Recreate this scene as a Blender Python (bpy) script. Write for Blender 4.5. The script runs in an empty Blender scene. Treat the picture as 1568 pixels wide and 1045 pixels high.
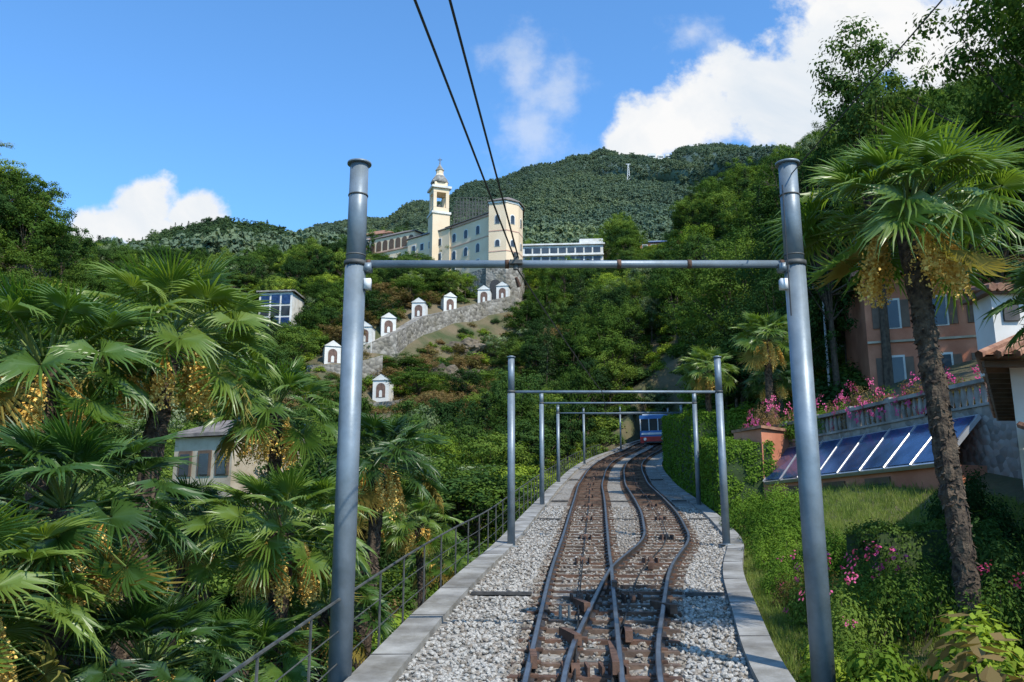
import bpy, math, random
import numpy as np
from mathutils import Vector, Matrix, noise as mnoise
R=np.random.default_rng(11); random.seed(5)
sc=bpy.context.scene
try:
    sc.view_settings.view_transform='Standard'; sc.view_settings.look='None'; sc.view_settings.exposure=0
except Exception as e: print(e)

# ------------------------------------------------------------------ materials
def newmat(name):
    m=bpy.data.materials.new(name); m.use_nodes=True; nt=m.node_tree; nt.nodes.clear(); return m,nt
def ramp(nt,fac,cols):
    r=nt.nodes.new('ShaderNodeValToRGB'); e=r.color_ramp.elements
    while len(e)<len(cols): e.new(0.5)
    for i,c in enumerate(cols):
        e[i].position=c[0]; e[i].color=(*c[1],1)
    nt.links.new(fac,r.inputs[0]); return r.outputs[0]
def surf(name,c1,c2,scale=3.0,rough=.8,bump=.0,metal=0,voro=False,bscale=None,detail=6,lo=.35,hi=.65,bdist=.02,coord='Object',stain=None):
    m,nt=newmat(name); N=nt.nodes.new; L=nt.links.new
    o=N('ShaderNodeOutputMaterial'); p=N('ShaderNodeBsdfPrincipled'); tc=N('ShaderNodeTexCoord')
    n=N('ShaderNodeTexNoise'); n.inputs['Scale'].default_value=scale; n.inputs['Detail'].default_value=detail
    L(tc.outputs[coord],n.inputs['Vector'])
    fac=n.outputs[0]
    if voro:
        v=N('ShaderNodeTexVoronoi'); v.inputs['Scale'].default_value=bscale or scale; L(tc.outputs[coord],v.inputs['Vector'])
        mx=N('ShaderNodeMath'); mx.operation='MULTIPLY_ADD'; L(v.outputs['Color'],mx.inputs[0]); mx.inputs[1].default_value=.7
        ms=N('ShaderNodeMath'); ms.operation='MULTIPLY'; L(fac,ms.inputs[0]); ms.inputs[1].default_value=.35; L(ms.outputs[0],mx.inputs[2]); fac=mx.outputs[0]
    col=ramp(nt,fac,[(lo,c1),(hi,c2)])
    if stain:
        n3=N('ShaderNodeTexNoise'); n3.inputs['Scale'].default_value=stain[0]; n3.inputs['Detail'].default_value=9; n3.inputs['Roughness'].default_value=.7; L(tc.outputs[coord],n3.inputs['Vector'])
        f3=ramp(nt,n3.outputs[0],[(.42,(1,1,1)),(.66,stain[1])]); g3=N('ShaderNodeMixRGB'); g3.blend_type='MULTIPLY'; g3.inputs[0].default_value=1; L(col,g3.inputs[1]); L(f3,g3.inputs[2]); col=g3.outputs[0]
    L(col,p.inputs['Base Color']); p.inputs['Roughness'].default_value=rough; p.inputs['Metallic'].default_value=metal
    if bump>0:
        b=N('ShaderNodeBump'); b.inputs['Strength'].default_value=bump; b.inputs['Distance'].default_value=bdist
        if voro: L(v.outputs['Distance'],b.inputs['Height']); b.invert=True
        else:
            n2=N('ShaderNodeTexNoise'); n2.inputs['Scale'].default_value=bscale or scale*4; n2.inputs['Detail'].default_value=8
            L(tc.outputs[coord],n2.inputs['Vector']); L(n2.outputs[0],b.inputs['Height'])
        L(b.outputs[0],p.inputs['Normal'])
    L(p.outputs[0],o.inputs[0]); return m
def leafmat(name,cols,trans=.25,nscale=.6,rough=None,spec=.3,tboost=1.5,world=None,rnd=.8):
    m,nt=newmat(name); N=nt.nodes.new; L=nt.links.new
    o=N('ShaderNodeOutputMaterial'); tc=N('ShaderNodeTexCoord'); oi=N('ShaderNodeObjectInfo')
    if rough is None: p=N('ShaderNodeBsdfDiffuse'); pin=p.inputs['Color']
    else:
        p=N('ShaderNodeBsdfPrincipled'); pin=p.inputs['Base Color']; p.inputs['Roughness'].default_value=rough; p.inputs['Specular IOR Level'].default_value=spec
    n=N('ShaderNodeTexNoise'); n.inputs['Scale'].default_value=nscale; n.inputs['Detail'].default_value=3
    if world:
        g_=N('ShaderNodeNewGeometry'); L(g_.outputs['Position'],n.inputs['Vector']); n.inputs['Scale'].default_value=world; n.inputs['Detail'].default_value=6
    else: L(tc.outputs['Object'],n.inputs['Vector'])
    a=N('ShaderNodeMath'); a.operation='MULTIPLY_ADD'; L(n.outputs[0],a.inputs[0]); a.inputs[1].default_value=1.5 if world else .9
    b=N('ShaderNodeMath'); b.operation='MULTIPLY_ADD'; L(oi.outputs['Random'],b.inputs[0]); b.inputs[1].default_value=rnd; b.inputs[2].default_value=(-.25-rnd/2) if world else (.05-rnd/2)
    L(b.outputs[0],a.inputs[2])
    k=len(cols); col=ramp(nt,a.outputs[0],[(i/(k-1),c) for i,c in enumerate(cols)])
    L(col,pin)
    t=N('ShaderNodeBsdfTranslucent'); g=N('ShaderNodeMixRGB'); g.blend_type='MULTIPLY'; g.inputs[0].default_value=1
    L(col,g.inputs[1]); g.inputs[2].default_value=(tboost*1.1,tboost*1.1,tboost*.5,1); L(g.outputs[0],t.inputs['Color'])
    mx=N('ShaderNodeMixShader'); mx.inputs[0].default_value=trans; L(p.outputs[0],mx.inputs[1]); L(t.outputs[0],mx.inputs[2]); L(mx.outputs[0],o.inputs[0])
    return m
M={}
M['bark']=surf('bark',(.045,.03,.02),(.12,.09,.06),6,.9,.6)
M['leaf_a']=leafmat('leaf_a',[(.028,.058,.014),(.065,.118,.022),(.115,.18,.032),(.18,.24,.045)])
M['leaf_b']=leafmat('leaf_b',[(.018,.038,.015),(.035,.075,.022),(.062,.115,.03),(.1,.155,.035)])
M['leaf_y']=leafmat('leaf_yellowgreen',[(.09,.15,.02),(.15,.225,.028),(.21,.29,.035),(.27,.34,.045)])
M['leaf_r']=leafmat('leaf_russet',[(.1,.095,.03),(.18,.13,.05),(.22,.14,.065),(.17,.15,.05)])
M['leaf_s']=leafmat('leaf_silver',[(.1,.14,.06),(.16,.21,.1),(.24,.29,.16),(.3,.35,.22)])
M['hedge']=leafmat('hedge_leaf',[(.065,.13,.018),(.1,.18,.025),(.14,.23,.03),(.18,.27,.035)],nscale=1.5)
M['conif']=leafmat('conifer_needles',[(.018,.038,.02),(.032,.06,.028),(.05,.085,.033),(.075,.115,.04)],trans=.15)
M['leaf_far_hazed']=leafmat('leaf_far_hazed',[(.035,.065,.04),(.06,.1,.05),(.095,.145,.058),(.14,.19,.07)],trans=.2,world=.02,rnd=.5)  # greens shifted towards blue: distance haze painted into the leaf colour
M['leaf_mtn_hazed']=leafmat('leaf_mountain_hazed',[(.065,.105,.09),(.09,.135,.1),(.135,.18,.11),(.21,.25,.12)],trans=.2,world=.004,rnd=.3)  # paler, bluer greens: aerial haze painted into the colour, no volume
M['palm']=leafmat('palm_leaf',[(.035,.08,.02),(.075,.15,.027),(.13,.21,.033),(.2,.27,.05)],trans=.34,nscale=1.6,rough=.36,spec=.5,tboost=1.8)
M['palm_dead']=leafmat('palm_dead_leaf',[(.2,.15,.04),(.25,.2,.05),(.3,.24,.07),(.2,.19,.05)],trans=.3)
M['petiole']=surf('petiole',(.1,.16,.03),(.16,.2,.05),3,.5)
M['flower_y']=surf('palm_blossom',(.72,.42,.07),(.9,.68,.22),12,.8)
M['flower_p']=leafmat('pink_blossom',[(.5,.06,.2),(.6,.09,.25),(.7,.15,.3),(.6,.1,.3)],tboost=1)
M['fibre']=surf('palm_trunk_fibre',(.02,.013,.009),(.12,.085,.055),14,.95,1.0,bscale=40,bdist=.03)
M['ballast']=surf('ballast',(.13,.12,.1),(.44,.41,.36),6,.9,1.0,voro=True,bscale=13,bdist=.05,lo=.2,hi=.9,stain=(.5,(.62,.55,.47)))
M['stone']=surf('ballast_stone',(.21,.195,.17),(.5,.47,.42),1.5,.9,.3)
M['stone_b']=surf('ballast_stone_brown',(.13,.105,.08),(.33,.29,.24),1.5,.9,.3)
M['concrete']=surf('concrete',(.2,.19,.17),(.38,.37,.34),1.7,.9,.4,bscale=20,detail=10,stain=(1.1,(.55,.52,.46)))
M['conc_d']=surf('weathered_concrete',(.1,.1,.085),(.27,.26,.23),1.6,.95,.4,bscale=15)
M['rust']=surf('rusty_steel',(.055,.028,.017),(.15,.08,.05),5,.85,.5)
M['tie']=surf('sleeper',(.05,.035,.026),(.17,.11,.075),4,.9,.6)
M['rail']=surf('rail_side',(.05,.042,.038),(.11,.095,.085),5,.5,.2,metal=.6)
M['railtop']=surf('rail_head',(.25,.26,.27),(.4,.41,.42),3,.35,0,metal=.9)
M['grate']=surf('grate',(.03,.03,.03),(.07,.065,.06),8,.7)
M['pole']=surf('galvanised_pole',(.17,.215,.25),(.24,.285,.32),3,.45,.08,metal=.25,bscale=25,stain=(2.5,(.78,.76,.72)))
M['iron']=surf('iron_railing',(.035,.04,.04),(.09,.09,.08),6,.6)
M['wire']=surf('wire',(.02,.02,.02),(.04,.04,.04),5,.5)
M['box']=surf('white_box',(.6,.62,.62),(.75,.75,.74),4,.5)
M['terrain']=surf('terrain',(.05,.065,.02),(.15,.115,.065),.25,.95,.6,bscale=2,bdist=.3)
M['grass']=leafmat('grass_blade',[(.11,.17,.035),(.16,.22,.05),(.22,.27,.07),(.3,.31,.11)],trans=.3)
M['hill']=surf('hill_ground_hazed',(.045,.075,.04),(.07,.1,.05),.02,.95)  # ground colour carries a slight painted haze tint for distance
M['mtn']=surf('mountain_ground_hazed',(.055,.09,.07),(.09,.13,.085),.006,.95,detail=8)  # bluish ground colour imitates air haze over the mountain
M['cream']=surf('cream_render',(.74,.57,.38),(.84,.68,.48),.5,.9,.1,stain=(.25,(.86,.82,.76)))
M['beige']=surf('beige_render',(.4,.33,.24),(.55,.47,.35),.5,.9,.1,stain=(.6,(.75,.7,.62)))
M['pink']=surf('pink_trim',(.5,.3,.22),(.6,.38,.28),.5,.9)
M['white']=surf('white_render',(.62,.61,.57),(.78,.77,.73),.8,.85,.1,stain=(.5,(.85,.82,.76)))
M['terra']=surf('terracotta_render',(.5,.18,.1),(.62,.26,.15),.8,.9,.1,stain=(.5,(.75,.7,.65)))
M['roof']=surf('stone_roof',(.13,.11,.1),(.24,.2,.17),2,.9,.5)
M['tile']=surf('roof_tile',(.2,.09,.055),(.38,.2,.12),5,.85,.6)
M['glass']=surf('dark_glass',(.02,.025,.03),(.06,.07,.08),.5,.12)
M['shutter']=surf('shutter',(.1,.06,.035),(.16,.1,.06),3,.6)
M['niche']=surf('chapel_niche',(.09,.06,.05),(.2,.12,.09),3,.9)
M['blue']=surf('blue_paint',(.04,.15,.42),(.05,.2,.5),2,.35)
M['red']=surf('red_paint',(.5,.03,.03),(.6,.05,.04),2,.35)
M['masonry']=surf('stone_masonry',(.12,.11,.095),(.4,.37,.32),1.2,.95,1.0,voro=True,bscale=1.8,bdist=.15,lo=.15,hi=.9,stain=(.4,(.6,.58,.5)))
M['masonry_n']=surf('stone_masonry_fine',(.14,.13,.11),(.38,.36,.32),1.2,.95,1.0,voro=True,bscale=5,bdist=.05,lo=.15,hi=.9)
M['rock']=surf('rock',(.07,.055,.038),(.2,.16,.11),.4,.95,1.0,bscale=1.2,bdist=.5)
M['alu']=surf('panel_frame',(.6,.6,.6),(.7,.7,.7),3,.3,metal=.7)
M['hedgecore']=surf('hedge_core',(.02,.04,.01),(.04,.07,.018),4,.95)
M['solar']=surf('solar_glass',(.012,.03,.09),(.03,.07,.17),2,.15)

# ------------------------------------------------------------------ mesh builder
class MB:
    def __init__(s): s.v=[];s.f=[];s.m=[];s.mats=[]
    def mi(s,k):
        if k not in s.mats: s.mats.append(k)
        return s.mats.index(k)
    def add(s,vs,fs,k):
        b=len(s.v); i=s.mi(k); s.v+= [tuple(map(float,v)) for v in vs]
        for f in fs: s.f.append(tuple(int(a)+b for a in f)); s.m.append(i)
    def box(s,c,d,k,rz=0,tilt=None):
        hx,hy,hz=d[0]/2,d[1]/2,d[2]/2; ca,sa=math.cos(rz),math.sin(rz); vs=[]
        for X in(-hx,hx):
            for Y in(-hy,hy):
                for Z in(-hz,hz):
                    vs.append((c[0]+X*ca-Y*sa,c[1]+X*sa+Y*ca,c[2]+Z+(tilt*Y if tilt else 0)))
        s.add(vs,[(0,1,3,2),(4,6,7,5),(0,4,5,1),(2,3,7,6),(0,2,6,4),(1,5,7,3)],k)
    def cyl(s,p0,p1,r0,r1,k,n=8,cap=True):
        p0=Vector(p0);p1=Vector(p1);d=(p1-p0)
        if d.length<1e-6:return
        d.normalize(); a=d.orthogonal().normalized(); b=d.cross(a); vs=[]
        for p,r in((p0,r0),(p1,r1)):
            for i in range(n):
                t=2*math.pi*i/n; vs.append(p+a*math.cos(t)*r+b*math.sin(t)*r)
        fs=[(i,(i+1)%n,n+(i+1)%n,n+i) for i in range(n)]
        if cap: fs+=[tuple(range(n))[::-1],tuple(range(n,2*n))]
        s.add(vs,fs,k)
    def prism(s,poly,z0,z1,k,ktop=None):
        n=len(poly); vs=[(p[0],p[1],z0) for p in poly]+[(p[0],p[1],z1) for p in poly]
        s.add(vs,[(i,(i+1)%n,n+(i+1)%n,n+i) for i in range(n)],k); s.add(vs,[tuple(range(n,2*n))],ktop or k)
    def sweep(s,c,prof,k,closed=True,caps=False):
        c=[Vector(p) for p in c]; n=len(prof); vs=[]
        for i,p in enumerate(c):
            t=(c[min(i+1,len(c)-1)]-c[max(i-1,0)]); t.z=0; t.normalize(); r=Vector((t.y,-t.x,0))
            for (o,z) in prof: vs.append(p+r*o+Vector((0,0,z)))
        fs=[]
        for i in range(len(c)-1):
            for j in range(n if closed else n-1):
                a=i*n+j;b=i*n+(j+1)%n; fs.append((a,b,b+n,a+n))
        if caps: fs+=[tuple(range(n)),tuple(range(len(vs)-n,len(vs)))]
        s.add(vs,fs,k)
    def panel(s,p0,p1,u,z0,w,h,off,k,arch=False):
        """thin slab standing proud of a wall running p0->p1 (outside faces the valley)"""
        p0=Vector((p0[0],p0[1],0));p1=Vector((p1[0],p1[1],0)); d=(p1-p0).normalized(); nn=Vector((d.y,-d.x,0))
        if nn.dot(-p0)<0: nn=-nn
        c=p0+d*u; out=[(-w/2,0),(w/2,0)]
        if arch:
            hh=h-w/2
            for i in range(9):
                a=math.pi*i/8; out.append((w/2*math.cos(a),hh+w/2*math.sin(a)))
        else: out+=[(w/2,h),(-w/2,h)]
        vs=[];n=len(out)
        for o in(-.02,off):
            for a,b in out: vs.append(c+d*a+nn*o+Vector((0,0,z0+b)))
        s.add(vs,[tuple(range(n,2*n))]+[(i,(i+1)%n,n+(i+1)%n,n+i) for i in range(n)],k)
    def window(s,p0,p1,u,z0,w,h,frame='white',arch=False,big=1.0):
        s.panel(p0,p1,u,z0-.08*big,w+.3*big,h+.25*big,.05*big,frame,arch); s.panel(p0,p1,u,z0,w,h,.09*big,'glass',arch)
    def mesh(s,name,smooth=False):
        me=bpy.data.meshes.new(name); me.from_pydata(s.v,[],s.f)
        for k in s.mats: me.materials.append(M[k])
        me.polygons.foreach_set('material_index',s.m)
        if smooth: me.polygons.foreach_set('use_smooth',[True]*len(s.f))
        me.update(); return me
    def obj(s,name,parent=None,smooth=False,loc=(0,0,0),fixn=False):
        me=s.mesh(name,smooth)
        if fixn:
            import bmesh
            bm=bmesh.new(); bm.from_mesh(me); bmesh.ops.recalc_face_normals(bm,faces=bm.faces); bm.to_mesh(me); bm.free()
        o=bpy.data.objects.new(name,me); sc.collection.objects.link(o); o.location=loc
        if parent: o.parent=parent
        return o
def empty(name,loc=(0,0,0)):
    e=bpy.data.objects.new(name,None); sc.collection.objects.link(e); e.location=loc; e.empty_display_size=.3; return e

# ------------------------------------------------------------------ track alignment
D=np.arange(-4,135,.5)
def sm(a,n=13):
    p=np.pad(a,(n//2,n//2),mode='reflect',reflect_type='odd'); return np.convolve(p,np.ones(n)/n,'valid')
XL=sm(np.interp(D,[-4,4,10.75,18.5,28.6,36,46,60,70,80,95,110,135],[-1.0,-.35,.19,.8,1.78,2.5,3.4,5.1,6.6,8.8,12.9,19,30]))
SEP=sm(np.interp(D,[-4,10.75,18.5,24,30,85,110],[1.35,1.45,2.38,3.4,3.6,3.6,3.5]),7)
TZ=sm(np.interp(D,[-4,10.75,18.5,23.2,28.6,34,49,69,90,110,135],[-3.3,-1.67,-.82,-.4,.3,.95,2.6,5.1,8.1,11.8,17]))
GA=np.interp(D,[10,18.5],[1.05,1.2])
KL=np.interp(D,[10,14,21.4,34,49,70],[1.53,1.48,1.25,1.04,.88,.85]); KR=np.interp(D,[10,33,50],[1.1,.95,1.1])
f=lambda a:(lambda d:np.interp(d,D,a))
xl,sep,tz,gau,kl,kr=f(XL),f(SEP),f(TZ),f(GA),f(KL),f(KR)
kLi=lambda d:xl(d)-kl(d); kLo=lambda d:kLi(d)-.5
kRi=lambda d:xl(d)+sep(d)+kr(d); kRo=lambda d:kRi(d)+.4
TEND=112

# ------------------------------------------------------------------ terrain
CP=np.array([(-3.5,5,-5),(-8,8,-6),(-6,15,-5),(-3.5,22,-4),(-12,20,-6.5),(-25,15,-7),(-25,40,-4.5),(-8,40,-3.2),(-2,40,-2.2),(1,60,0.5),(-8,60,-1),(-20,70,0),(-60,60,14),(-40,100,8),(1,80,3.5),
(6,95,7.5),(-15,95,7),(-10,115,16),(-26.8,130,24.2),(-18.7,125,18),(-20,140,31),(-16.3,150,36),(-11.3,157,39),(-5.4,165,42.5),(-1.9,168,44),(-4,178,46),(-12,180,50),(-25,192,60),(5,195,58),(2,176,46),(-50,200,58),(-74,200,56),(-107,220,64),
(-9,146,28),(-15,138,24.5),(-2,156,33),
(-46,170,38),(-60,130,16),(-90,150,40),(-68,100,48),(-58,100,33),(-48,100,19),(-100,100,60),(-48,75,6),(-30,120,20),(-35,150,30),
(8.5,45,3),(14,40,5.5),(20,45,8),(12,60,6.5),(25,60,14),(16,90,11),(22,75,16),(30,40,10),(15,15,-.2),(8,12,-1.0),(5,8,-1.9),(20,20,2),(40,30,8),(60,60,25),(40,100,35),(24,110,24),(10,130,24),(6,110,13),
(10,160,42),(30,160,52),(60,150,65),(10,215,63),(25,215,65),(40,240,74),(80,240,85),(28,90,27),(12,30,3.2),(14,26,3.4),(13,35,4.0),(8,24,.5),(7.5,20,-.1),(9.5,20,.3),(6.5,15,-1.0),(9,31,1.2),
(-200,-30,0),(200,-30,20),(-200,100,75),(-250,250,90),(200,100,80),(250,250,110),(0,265,66),(-80,265,66),(80,265,90),(-60,0,-5),(60,0,12),(0,-30,-6),(-5,-5,-5.5),(5,0,-2.5)],float)
def tps_fit(P,lam=.5):
    X=P[:,:2]/100; n=len(X); d2=((X[:,None]-X[None])**2).sum(-1); K=.5*d2*np.log(d2+1e-12)+np.eye(n)*lam*1e-4
    A=np.zeros((n+3,n+3)); A[:n,:n]=K; A[:n,n]=1; A[:n,n+1:]=X; A[n,:n]=1; A[n+1:,:n]=X.T
    return X,np.linalg.solve(A,np.concatenate([P[:,2],[0,0,0]]))
TX,TW=tps_fit(CP)
def zbase(x,y):
    x=np.clip(np.asarray(x,float),-260,260); y=np.clip(np.asarray(y,float),-30,270); sh=x.shape
    Q=np.stack([x.ravel(),y.ravel()],1)/100; d2=((Q[:,None]-TX[None])**2).sum(-1)
    z=(.5*d2*np.log(d2+1e-12))@TW[:-3]+TW[-3]+Q@TW[-2:]
    return np.clip(z,-9,120).reshape(sh)
def zt(x,y):
    x=np.asarray(x,float);y=np.asarray(y,float); z=zbase(x,y); t=tz(y)-.6; a=kLo(y)-.05; b=kRo(y)
    inside=(y>-5)&(y<TEND-2)
    wl=np.clip(1-(a-x)/.5,0,1); wr=np.clip(1-(x-b)/2.0,0,1)
    w=np.where(x<a,wl,np.where(x>b,wr,1.0)); w=w*inside
    t=np.where(x>b,t+.45,t)
    z=z+.3*np.sin(x*.31+y*.17)*np.sin(y*.23-x*.11)*np.clip(y/40,0,2)*(1-w)
    return z*(1-w)+t*w
def rng_(a,b,s): return list(np.arange(a,b,s))
xs=np.array([-6000,-2500,-1000,-500]+rng_(-260,-30,5)+rng_(-30,-5,1.5)+rng_(-5,26,.5)+rng_(26,60,2)+rng_(60,261,6)+[500,1000,2500,6000])
ys=np.array([-6000,-2000,-500,-100]+rng_(-30,2,3)+rng_(2,112,1)+rng_(112,271,3)+[400,1000,2500,7000])
XX,YY=np.meshgrid(xs,ys); ZZ=zt(XX,YY)
mb=MB(); nx=len(xs)
mb.add(np.stack([XX.ravel(),YY.ravel(),ZZ.ravel()],1),[(j*nx+i,j*nx+i+1,(j+1)*nx+i+1,(j+1)*nx+i) for j in range(len(ys)-1) for i in range(nx-1)],'terrain')
mb.obj('terrain_ground',smooth=True)

# ------------------------------------------------------------------ scattering
def mkcoll(name,meshes):
    c=bpy.data.collections.new(name)
    for i,me in enumerate(meshes):
        o=bpy.data.objects.new('%s_%02d'%(name,i),me); c.objects.link(o)
    return c
def scatter(name,coll,pts,scl,rz,idx=None,tilt=.06):
    n=len(pts)
    if n==0: return
    me=bpy.data.meshes.new(name); me.from_pydata([tuple(map(float,p)) for p in pts],[],[])
    s=np.asarray(scl,float); s=np.repeat(s[:,None],3,1) if s.ndim==1 else s
    a=me.attributes.new('scl','FLOAT_VECTOR','POINT'); a.data.foreach_set('vector',s.ravel().astype(np.float32))
    r=np.stack([R.normal(0,tilt,n),R.normal(0,tilt,n),np.asarray(rz,float)],1)
    a=me.attributes.new('rot','FLOAT_VECTOR','POINT'); a.data.foreach_set('vector',r.ravel().astype(np.float32))
    if idx is None: idx=R.integers(0,len(coll.objects),n)
    a=me.attributes.new('pick','INT','POINT'); a.data.foreach_set('value',np.asarray(idx,np.int32))
    ng=bpy.data.node_groups.new(name,'GeometryNodeTree')
    ng.interface.new_socket('Geometry',in_out='INPUT',socket_type='NodeSocketGeometry'); ng.interface.new_socket('Geometry',in_out='OUTPUT',socket_type='NodeSocketGeometry')
    N=ng.nodes.new; L=ng.links.new
    gi=N('NodeGroupInput');go=N('NodeGroupOutput');ci=N('GeometryNodeCollectionInfo');ip=N('GeometryNodeInstanceOnPoints')
    ci.inputs['Collection'].default_value=coll; ci.inputs['Separate Children'].default_value=True; ci.inputs['Reset Children'].default_value=True
    def na(nm,t):
        q=N('GeometryNodeInputNamedAttribute'); q.data_type=t; q.inputs['Name'].default_value=nm; return q.outputs[0]
    L(gi.outputs[0],ip.inputs['Points']); L(ci.outputs[0],ip.inputs['Instance']); ip.inputs['Pick Instance'].default_value=True
    L(na('pick','INT'),ip.inputs['Instance Index']); L(na('scl','FLOAT_VECTOR'),ip.inputs['Scale']); L(na('rot','FLOAT_VECTOR'),ip.inputs['Rotation'])
    L(ip.outputs[0],go.inputs[0])
    o=bpy.data.objects.new(name,me); sc.collection.objects.link(o)
    md=o.modifiers.new('instances','NODES'); md.node_group=ng
    return o

# ------------------------------------------------------------------ foliage
def rdir(n,g=R):
    v=g.normal(size=(n,3)); return v/np.linalg.norm(v,axis=1)[:,None]
def leaves(mb,pos,nrm,size,k,asp=.5,g=R):
    n=len(pos); nrm=nrm/np.linalg.norm(nrm,axis=1)[:,None]; t=np.cross(nrm,rdir(n,g)); t/=np.linalg.norm(t,axis=1)[:,None]+1e-9; b=np.cross(nrm,t)
    s=np.asarray(size)[:,None]*np.ones((n,1)); t=t*s*.5; b=b*s*.5*asp
    V=np.stack([pos-t,pos+b+t*.1,pos+t,pos-b+t*.1],1).reshape(-1,3)
    base=len(mb.v); i=mb.mi(k); mb.v+=list(map(tuple,V.tolist()))
    mb.f+=[(base+4*j,base+4*j+1,base+4*j+2,base+4*j+3) for j in range(n)]; mb.m+=[i]*n
def broadleaf(seed,H=8,Rr=3.0,nc=80,nl=80,ls=.24,leaf='leaf_a',cb=.28,trunk=.16,cr=1.0):
    g=np.random.default_rng(seed); mb=MB()
    top=Vector((g.normal(0,.2),g.normal(0,.2),H*.5)); mb.cyl((0,0,-.6),top,trunk,trunk*.55,'bark',7)
    d=rdir(nc,g); d[:,2]=np.abs(d[:,2]*1.0)*np.where(g.random(nc)<.3,-1,1); r=(.45+.6*g.random(nc))
    lob=1+.25*np.sin(3*np.arctan2(d[:,1],d[:,0])+seed)+.15*g.normal(size=nc)
    zc=H*(cb+1)/2; C=np.stack([d[:,0]*Rr*r*lob,d[:,1]*Rr*r*lob,zc+d[:,2]*H*(1-cb)/2*r],1)
    for i in range(0,nc,4):
        s=top*(.55+.45*g.random()); mb.cyl(s,C[i],trunk*.3,.02,'bark',4,False)
    P=[];Nn=[]
    for c in C:
        rc=Rr*(.18+.13*g.random())*cr; q=rdir(nl,g); u=g.random(nl)[:,None]**.45; P.append(c+q*u*rc*np.array([1,1,.65]))
        o=(c-np.array([0,0,zc*.9])); o/=np.linalg.norm(o)+1e-6
        Nn.append(q*.9+o*.4+np.array([0,0,.35])+rdir(nl,g)*.35)
    P=np.concatenate(P);Nn=np.concatenate(Nn); leaves(mb,P,Nn,ls*(.7+.6*g.random(len(P))),leaf,.55,g); return mb.mesh('tree_mesh')
def conifer(seed,H=12,Rr=2.6,nb=90,nl=60,ls=.28,leaf='conif'):
    g=np.random.default_rng(seed); mb=MB(); mb.cyl((0,0,-.5),(0,0,H),.2,.02,'bark',6)
    P=[];Nn=[]
    for i in range(nb):
        h=.12+.88*(i/nb); L_=Rr*(1-h)**.8*(.7+.5*g.random())+.15; a=i*2.4+g.normal(0,.3); dv=np.array([math.cos(a),math.sin(a),-.15])
        s=np.array([0,0,h*H]); m=int(nl*(.4+.6*L_/Rr)); t=g.random(m)[:,None]**.7
        P.append(s+dv*L_*t+g.normal(0,.16,(m,3))*np.array([1,1,.6])*(.5+t)); Nn.append(np.array([0,0,.8])+rdir(m,g)*.8+dv*.3)
        mb.cyl(s,s+dv*L_*.9,.03,.01,'bark',3,False)
    P=np.concatenate(P);Nn=np.concatenate(Nn); leaves(mb,P,Nn,ls*(.7+.6*g.random(len(P))),leaf,.4,g); return mb.mesh('conifer_mesh')
def shrub(seed,nl=2600,ls=.09,leaf='leaf_y',flower=None,nfl=0,asp=.5):
    g=np.random.default_rng(seed); mb=MB(); nc=34; d=rdir(nc,g); d[:,2]=np.abs(d[:,2]); C=d*(.35+.5*g.random(nc))[:,None]*np.array([1,1,.95])
    for c in C[::2]: mb.cyl((0,0,-.3),c,.02,.006,'bark',4,False)
    m=nl//nc; P=[];Nn=[]
    for c in C:
        q=rdir(m,g); P.append(c+q*(g.random(m)[:,None]**.4)*.26); Nn.append(q+c*.6+np.array([0,0,.5])+rdir(m,g)*.4)
    P=np.concatenate(P);Nn=np.concatenate(Nn); leaves(mb,P,Nn,ls*(.7+.6*g.random(len(P))),leaf,asp,g)
    if flower:
        d=rdir(nfl//12+1,g); d[:,2]=np.abs(d[:,2]); F=np.concatenate([c*np.array([1,1,.95])*1.02+g.normal(0,.035,(12,3)) for c in d]); leaves(mb,F,F+rdir(len(F),g)*.5,np.full(len(F),.05),flower,.9,g)
    return mb.mesh('shrub_mesh')

treesA=mkcoll('broadleaf_tree_kit',[broadleaf(1),broadleaf(2,leaf='leaf_b',Rr=2.7),broadleaf(3,H=9,Rr=3.2,leaf='leaf_a'),broadleaf(4,leaf='leaf_y',H=7,ls=.22),
    broadleaf(5,leaf='leaf_b',H=9,Rr=3.3,nc=90),broadleaf(6,leaf='leaf_r',H=6,Rr=2.8,nl=60),broadleaf(7,leaf='leaf_s',H=7,Rr=2.7),conifer(8)])
treesF=mkcoll('distant_tree_kit',[broadleaf(11,H=10,Rr=4.0,nc=36,nl=20,ls=.9,leaf='leaf_far_hazed',cr=1.15),broadleaf(12,H=11,Rr=3.6,nc=36,nl=20,ls=.85,leaf='leaf_far_hazed',cr=1.15),broadleaf(13,H=8,Rr=4,nc=34,nl=20,ls=.85,leaf='leaf_far_hazed',cr=1.15),conifer(14,H=13,Rr=2.6,nb=50,nl=16,ls=.75,leaf='conif')])
treesM=mkcoll('mountain_tree_kit',[broadleaf(15,H=10,Rr=4.6,nc=18,nl=10,ls=2.0,leaf='leaf_mtn_hazed',cr=1.2),broadleaf(16,H=12,Rr=4.0,nc=18,nl=10,ls=1.9,leaf='leaf_mtn_hazed',cr=1.2),broadleaf(17,H=12,Rr=3.6,nc=18,nl=10,ls=1.9,leaf='leaf_mtn_hazed',cr=1.2)])
shrubs=mkcoll('undergrowth_kit',[shrub(21,1100,.15,'leaf_b'),shrub(22,1100,.15,'leaf_a'),shrub(23,1100,.14,'leaf_y'),shrub(24,1000,.13,'leaf_r')])

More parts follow.
